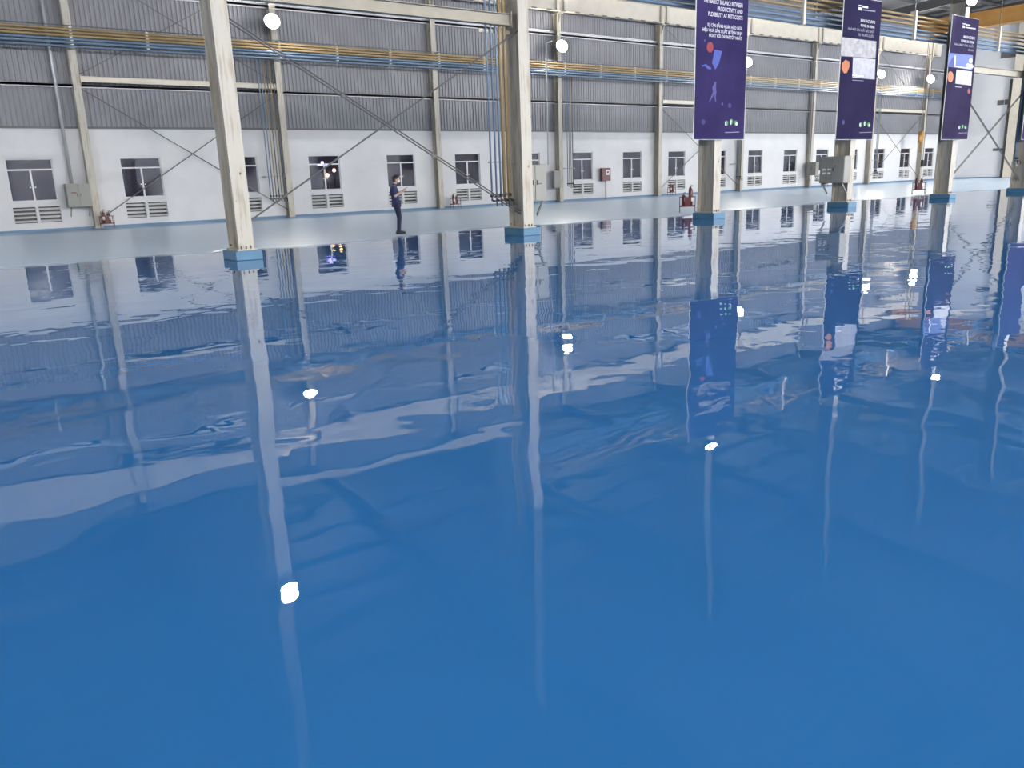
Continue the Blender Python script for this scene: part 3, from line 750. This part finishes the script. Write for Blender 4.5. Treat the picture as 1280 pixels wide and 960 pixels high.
def logo(px_, py_, s, o):          # the green mark low on every banner
    for i, (dx, dy) in enumerate(((-6, 1), (0, -1), (5.5, 1))):
        shape(ell(px_+dx*s, py_+dy*s, 2.2*s, 3.4*s), bgreen, o, 'green_mark')
    shape([(px_-8*s, py_-1*s), (px_-6.5*s, py_-1*s), (px_-6*s, py_+4*s), (px_-8*s, py_+4*s)], bwhite, o, 'white_mark', .009)
    shape([(px_-1*s, py_-3*s), (px_+.2*s, py_-3*s), (px_-.2*s, py_+3*s), (px_-1.6*s, py_+3*s)], bwhite, o, 'white_mark', .009)
    shape(ell(px_+6.4*s, py_+2*s, 1.3*s, 2*s), bwhite, o, 'white_mark', .009)
    shape([(px_-8*s, py_+12.2*s), (px_+10*s, py_+11.6*s), (px_+10*s, py_+12.5*s), (px_-8*s, py_+13.1*s)], bgrey, o, 'small_print')

b1 = banner(867.5, 929.5, 174, 7.33, bpur1, 'large violet banner with lettering and running figure on the third front column', 2)
text('THE PERFECT BALANCE BETWEEN', 879, 928, 9.6, 5.2, bwhite, b1)
text('PRODUCTIVITY AND', 896.5, 928, 17.6, 5.2, bwhite, b1)
text('FLEXIBILITY AT BEST COSTS', 885, 928, 25.2, 5.0, bwhite, b1)
text('SỰ CÂN BẰNG HOÀN HẢO GIỮA', 884, 927.6, 38, 4.0, bwhite, b1)
text('HIỆU QUẢ SẢN XUẤT & TÍNH LINH', 877.5, 927.4, 44.2, 4.0, bwhite, b1)
text('HOẠT VỚI CHI PHÍ TỐT NHẤT', 886, 927.2, 50.4, 4.0, bwhite, b1)
shape(ell(887.5, 59, 4.2, 6.6), bred, b1, 'red_shape')
shape([(893, 62), (902.5, 64), (898.5, 79), (894, 87), (890, 79)], bphone, b1, 'blue_shape')
shape([(877, 82), (882, 80), (886, 83), (889, 85), (888, 87), (884, 86), (881, 82.5), (877.5, 83.5)], bphone, b1, 'blue_streak')
shape(ell(881, 50.7, 1, 1.6), bfig, b1, 'violet_spot')
# running figure
shape([(893.4, 102), (895, 102.5), (894.8, 110), (895.4, 116), (894.5, 121), (895, 127), (893.9, 128), (892.5, 118), (889.5, 123), (887, 128), (886, 127.5), (888.5, 121), (891, 115), (890.2, 109), (892, 106)], bfig, b1, 'running_figure')
shape(ell(902.8, 130, 1.1, 1.8), bfig, b1, 'violet_spot'); shape(ell(912, 132, 2, 3), bspot, b1, 'violet_spot'); shape(ell(879, 152.5, 2.4, 3.4), bspot, b1, 'violet_spot')
logo(914, 153, 1.0, b1)

b2 = banner(1045, 1090, 173.2, 7.33, bpur2, 'narrow navy banner with machine pictures and orange leaf on the fourth front column', 3)
shape([(1073, 6), (1077.5, 6.8), (1077.5, 8), (1073, 7.4)], bwhite, b2, 'logo_mark'); shape([(1073, 8.8), (1077, 9.4), (1077, 13.2), (1073, 12.6)], bwhite, b2, 'logo_mark')
shape([(1078, 7), (1085, 8), (1085, 10.6), (1078, 9.6)], bwhite, b2, 'logo_mark'); shape([(1078, 11.6), (1094, 13.6), (1094, 15), (1078, 12.9)], bgrey, b2, 'logo_mark')
text('MANUFACTURING', 1075.5, 1093.5, 29.8, 3.6, bwhite, b2)
text('POWER IN CHINA', 1075.5, 1093, 35.8, 3.4, bwhite, b2)
text('NHÀ MÁY SẢN XUẤT BẬC NHẤT', 1059.5, 1092.6, 41.6, 3.0, bgrey, b2)
text('TẠI TRUNG QUỐC', 1072, 1092, 47.2, 3.0, bgrey, b2)
shape([(1052, 46.3), (1095.5, 51.8), (1094.2, 73), (1050.6, 70)], bph, b2, 'printed_photo')
shape([(1066, 71.5), (1094, 74.2), (1093, 99.5), (1065, 97)], bph2, b2, 'printed_photo', .008)
shape([(1056.5, 74.8), (1061.5, 77), (1061.8, 83), (1058.5, 91), (1055, 91.8), (1051.8, 86), (1052.4, 79)], borange, b2, 'orange_leaf')
shape([(1065, 93.4), (1079, 94.8), (1079, 96), (1065, 94.8)], bwhite, b2, 'small_print', .011)
shape([(1065, 99.8), (1079, 100.8), (1079, 101.4), (1065, 100.6)], bgrey, b2, 'small_print', .011)
shape(ell(1054, 152.8, 1.4, 3), bspot, b2, 'violet_spot')
logo(1081, 155, .85, b2)

b3 = banner(1177, 1209, 173.5, 7.33, bpur3, 'plum banner with sky picture and orange leaf on the fifth front column', 4)
shape([(1203.2, 29), (1208, 29.8), (1208, 31), (1203.2, 30.2)], bwhite, b3, 'logo_mark'); shape([(1203.2, 31.6), (1206, 32), (1206, 35.2), (1203.2, 34.8)], bwhite, b3, 'logo_mark')
shape([(1207, 30.2), (1212.8, 31), (1212.4, 33), (1207, 32.4)], bwhite, b3, 'logo_mark'); shape([(1207, 33.6), (1219.5, 35.4), (1219.2, 36.8), (1207, 35)], bwhite, b3, 'logo_mark')
text('MANUFACTURING', 1204, 1218, 49.6, 3.4, bwhite, b3)
text('POWER IN CHINA', 1201, 1217.4, 54.8, 3.2, bwhite, b3)
text('NHÀ MÁY SẢN XUẤT', 1192.5, 1217, 59.6, 2.6, bgrey, b3)
text('HIỆN ĐẠI', 1209.5, 1216.4, 64.4, 2.4, bgrey, b3)
shape([(1185.6, 66), (1216, 69), (1215, 87.8), (1184.2, 83)], bsky, b3, 'printed_photo')
shape([(1189, 74), (1192.4, 70), (1191.8, 84), (1184.8, 82)], bdeep, b3, 'dark_shape', .009)
shape([(1193, 69.5), (1194.6, 69.6), (1194, 82.4), (1213, 85), (1213, 86.4), (1192.4, 83.6)], bwhite, b3, 'white_line', .009)
for (cx, cy) in ((1213, 76), (1209.5, 82), (1214, 83)): shape(ell(cx, cy, 2.4, 2.8), bph2, b3, 'printed_shape', .011)
shape([(1195.5, 87), (1215, 89.4), (1213.6, 107), (1194, 104.5)], bph2, b3, 'printed_photo')
shape(ell(1188, 96, 3.6, 7), borange, b3, 'orange_leaf')
shape([(1193.8, 107.6), (1202, 108.6), (1202, 109.8), (1193.8, 109)], bgrey, b3, 'small_print', .009)
shape(ell(1211, 114, 1.8, 3.4), bred, b3, 'red_shape'); logo(1203, 158.5, .62, b3)
q = atY(1277.5, 173, BY)
b4 = empty('hanging_banner', (q.x, BY, 2.5), 'purple banner cut by the right edge of the photo', 'banner', 'tall purple banners on the front columns')
MB().box(0, 2.3, -.004, .004, 0, 4.83).build('cloth', bpur1, b4)
MB().tube([(-.02, .02, 0), (2.32, .02, 0)], .018, 8).tube([(-.012, .02, 0), (-.012, .02, 4.83)], .014, 6).build('pole_frame', M['white_clip'], b4)

# ------------------------------------------------------------------ the person
def remeshed(mb, name, m_, parent, vox, smooth=4):
    me = bpy.data.meshes.new(name); me.from_pydata(mb.v, [], mb.f); me.update()
    o = bpy.data.objects.new(name, me); COL.objects.link(o)
    r = o.modifiers.new('r', 'REMESH'); r.mode = 'VOXEL'; r.voxel_size = vox
    s_ = o.modifiers.new('s', 'SMOOTH'); s_.iterations = smooth; s_.factor = .5
    bpy.context.view_layer.update()
    n_ = bpy.data.meshes.new_from_object(o.evaluated_get(bpy.context.evaluated_depsgraph_get()))
    bpy.data.objects.remove(o); n_.materials.clear(); n_.materials.append(m_); n_.name = name
    for p in n_.polygons: p.use_smooth = True
    o = bpy.data.objects.new(name, n_); COL.objects.link(o)
    if parent: o.parent = parent
    return o
def limb(mb, pts):         # [(point, radius)]
    for (p, r), (q, s) in zip(pts, pts[1:]):
        p = Vector(p); q = Vector(q); d = (q-p)
        mb.tube([p, p+d*.33, p+d*.66, q], r, 12, s)
    for p, r in pts: mb.ball(p, r*1.0, n=12, m_=8)
fp = onfloor(499.5, 292.2)
head = math.atan2(-math.sin(math.atan2(fp.x, fp.y)), math.cos(math.atan2(fp.x, fp.y)))-.10
per = empty('person', (fp.x, fp.y, 0), 'person in navy clothes and white mask standing and looking at a phone', 'person', None, head)
# local: +x forward (where the person faces), y = left side, z up
body = MB()
hipL, hipR = (-.03, .085, .90), (-.03, -.085, .90)
legL = [((-.03, .085, .88), .085), ((.02, .09, .50), .056), ((-.03, .09, .09), .038)]
legR = [((-.03, -.085, .88), .085), ((.03, -.085, .50), .056), ((0, -.09, .09), .038)]
limb(body, legL); limb(body, legR)
for y, dx in ((.09, -.03), (-.09, 0)):
    limb(body, [((dx-.03, y, .045), .035), ((dx+.09, y, .035), .035), ((dx+.16, y, .028), .026)])
body.ball((-.04, 0, .93), .115, .165, .12); body.ball((-.06, 0, 1.08), .10, .145, .16); body.ball((-.075, 0, 1.26), .118, .17, .17); body.ball((-.08, 0, 1.38), .085, .175, .075)
limb(body, [((-.075, 0, 1.40), .062), ((-.035, 0, 1.50), .055), ((0.0, 0, 1.56), .05)])
for s in (1, -1):
    limb(body, [((-.075, s*.175, 1.385), .055), ((-.03, s*.215, 1.13), .040)])
    limb(body, [((-.03, s*.215, 1.13), .039), ((.165, s*.085, 1.275 if s > 0 else 1.25), .026)])
# head bowed forward
body.ball((.015, 0, 1.612), .095, .076, .112, 16, 12)
body.ball((.045, 0, 1.555), .055, .052, .055)            # jaw
limb(body, [((.095, 0, 1.60), .012), ((.115, 0, 1.572), .015)])   # nose
for s in (1, -1):
    body.ball((.005, s*.078, 1.595), .022, .010, .032)     # ears
    body.ball((.088, s*.03, 1.615), .014, .014, .010)       # brow / eye
# hands: left holds the phone, right hand on it
def hand(mb, w, side, curl):
    wx, wy, wz = w
    ang = .35
    d = Vector((math.cos(ang)*.95, -side*.25, math.sin(ang)))
    d.normalize(); lat = Vector((.2, side*1.0, 0)); lat.normalize(); up = d.cross(lat)*(-side)
    w = Vector(w)
    mb.ball(w+d*.045, .047, .036, .020)
    limb(mb, [(w, .024), (w+d*.03, .026), (w+d*.06, .024)])
    for i, (o_, L_) in enumerate(((-.027, .062), (-.009, .072), (.009, .068), (.026, .052))):
        b_ = w+d*.08+lat*o_; m1 = b_+d*L_*.5+up*.006; e1 = m1+d*L_*.3+up*.022*curl
        e2 = e1+up*.016*curl-d*.004
        limb(mb, [(b_-d*.02, .0095), (b_, .0092), (m1, .0085), (e1, .0078), (e2, .007)])
    t0 = w+d*.025-lat*.03; t1 = t0+d*.03-lat*.022+up*.012; t2 = t1+d*.028+up*.012
    limb(mb, [(t0, .012), (t1, .0105), (t2, .009)])
hand(body, (.165, .085, 1.275), 1, 1.0); hand(body, (.165, -.085, 1.25), -1, .7)
remeshed(body, 'body', M['skin'], per, .006, 3)
sh = MB()
sh.ball((-.035, 0, .93), .135, .182, .15, 16, 10); sh.ball((-.06, 0, 1.08), .122, .165, .19, 16, 10); sh.ball((-.078, 0, 1.25), .135, .187, .17, 16, 10); sh.ball((-.085, 0, 1.375), .098, .185, .075, 16, 10)
limb(sh, [((-.07, 0, 1.40), .075), ((-.052, 0, 1.45), .068)])
for s in (1, -1): limb(sh, [((-.08, s*.178, 1.38), .068), ((-.045, s*.21, 1.20), .06)])
sh.tube([(-.035, 0, .80), (-.035, 0, .93)], .142, 20)
remeshed(sh, 'shirt', M['navy'], per, .011, 5)
tr_ = MB()
tr_.ball((-.035, 0, .90), .12, .165, .10, 16, 10)
limb(tr_, [((-.03, .085, .88), .100), ((.02, .09, .50), .074), ((-.025, .09, .10), .058)])
limb(tr_, [((-.03, -.085, .88), .100), ((.035, -.085, .50), .074), ((0, -.09, .10), .058)])
remeshed(tr_, 'trousers', M['navy_trouser'], per, .011, 5)
for y, dx in ((.09, -.03), (-.09, 0)):
    s_ = MB(); limb(s_, [((dx-.035, y, .055), .050), ((dx+.07, y, .048), .046), ((dx+.17, y, .036), .034)])
    s_.box(dx-.09, dx+.20, y-.042, y+.042, .001, .025)
    remeshed(s_, 'shoe', M['black'], per, .008, 2)
hr = MB(); hr.ball((-.005, 0, 1.640), .102, .086, .098, 16, 12); hr.ball((-.035, 0, 1.60), .082, .083, .088, 16, 10); hr.ball((.055, 0, 1.685), .055, .065, .032)
remeshed(hr, 'hair', M['hair'], per, .008, 3)
mk = MB(); mk.ball((.062, 0, 1.555), .056, .060, .048, 16, 10); mk.ball((.095, 0, 1.567), .030, .03, .03)
mk.tube([(.04, .06, 1.57), (.0, .084, 1.595)], .005, 6); mk.tube([(.04, -.06, 1.57), (.0, -.084, 1.595)], .005, 6)
remeshed(mk, 'face_mask', M['mask'], per, .006, 2)
ph = MB(); ph.box(-.075, .075, -.036, .036, -.005, .005)
pho = ph.build('phone', M['black'], bevel=.004)
R_ = Matrix.Translation((fp.x, fp.y, 0)) @ Matrix.Rotation(head, 4, 'Z') @ Matrix.Translation((.27, .03, 1.34)) @ Matrix.Rotation(-.45, 4, 'Y')
pho.matrix_world = R_
tag(pho, 'dark phone held in the hands of the person in navy', 'phone')

# ------------------------------------------------------------------ world, view
sc.cycles.denoising_prefilter = 'ACCURATE'
w = bpy.data.worlds.new('world'); sc.world = w; w.use_nodes = True
w.node_tree.nodes['Background'].inputs[0].default_value = (.033, .031, .042, 1); w.node_tree.nodes['Background'].inputs[1].default_value = 1.0
sc.view_settings.view_transform = 'Standard'; sc.view_settings.look = 'None'; sc.view_settings.gamma = 1; sc.view_settings.use_curve_mapping = False
sc.view_settings.exposure = 0.72
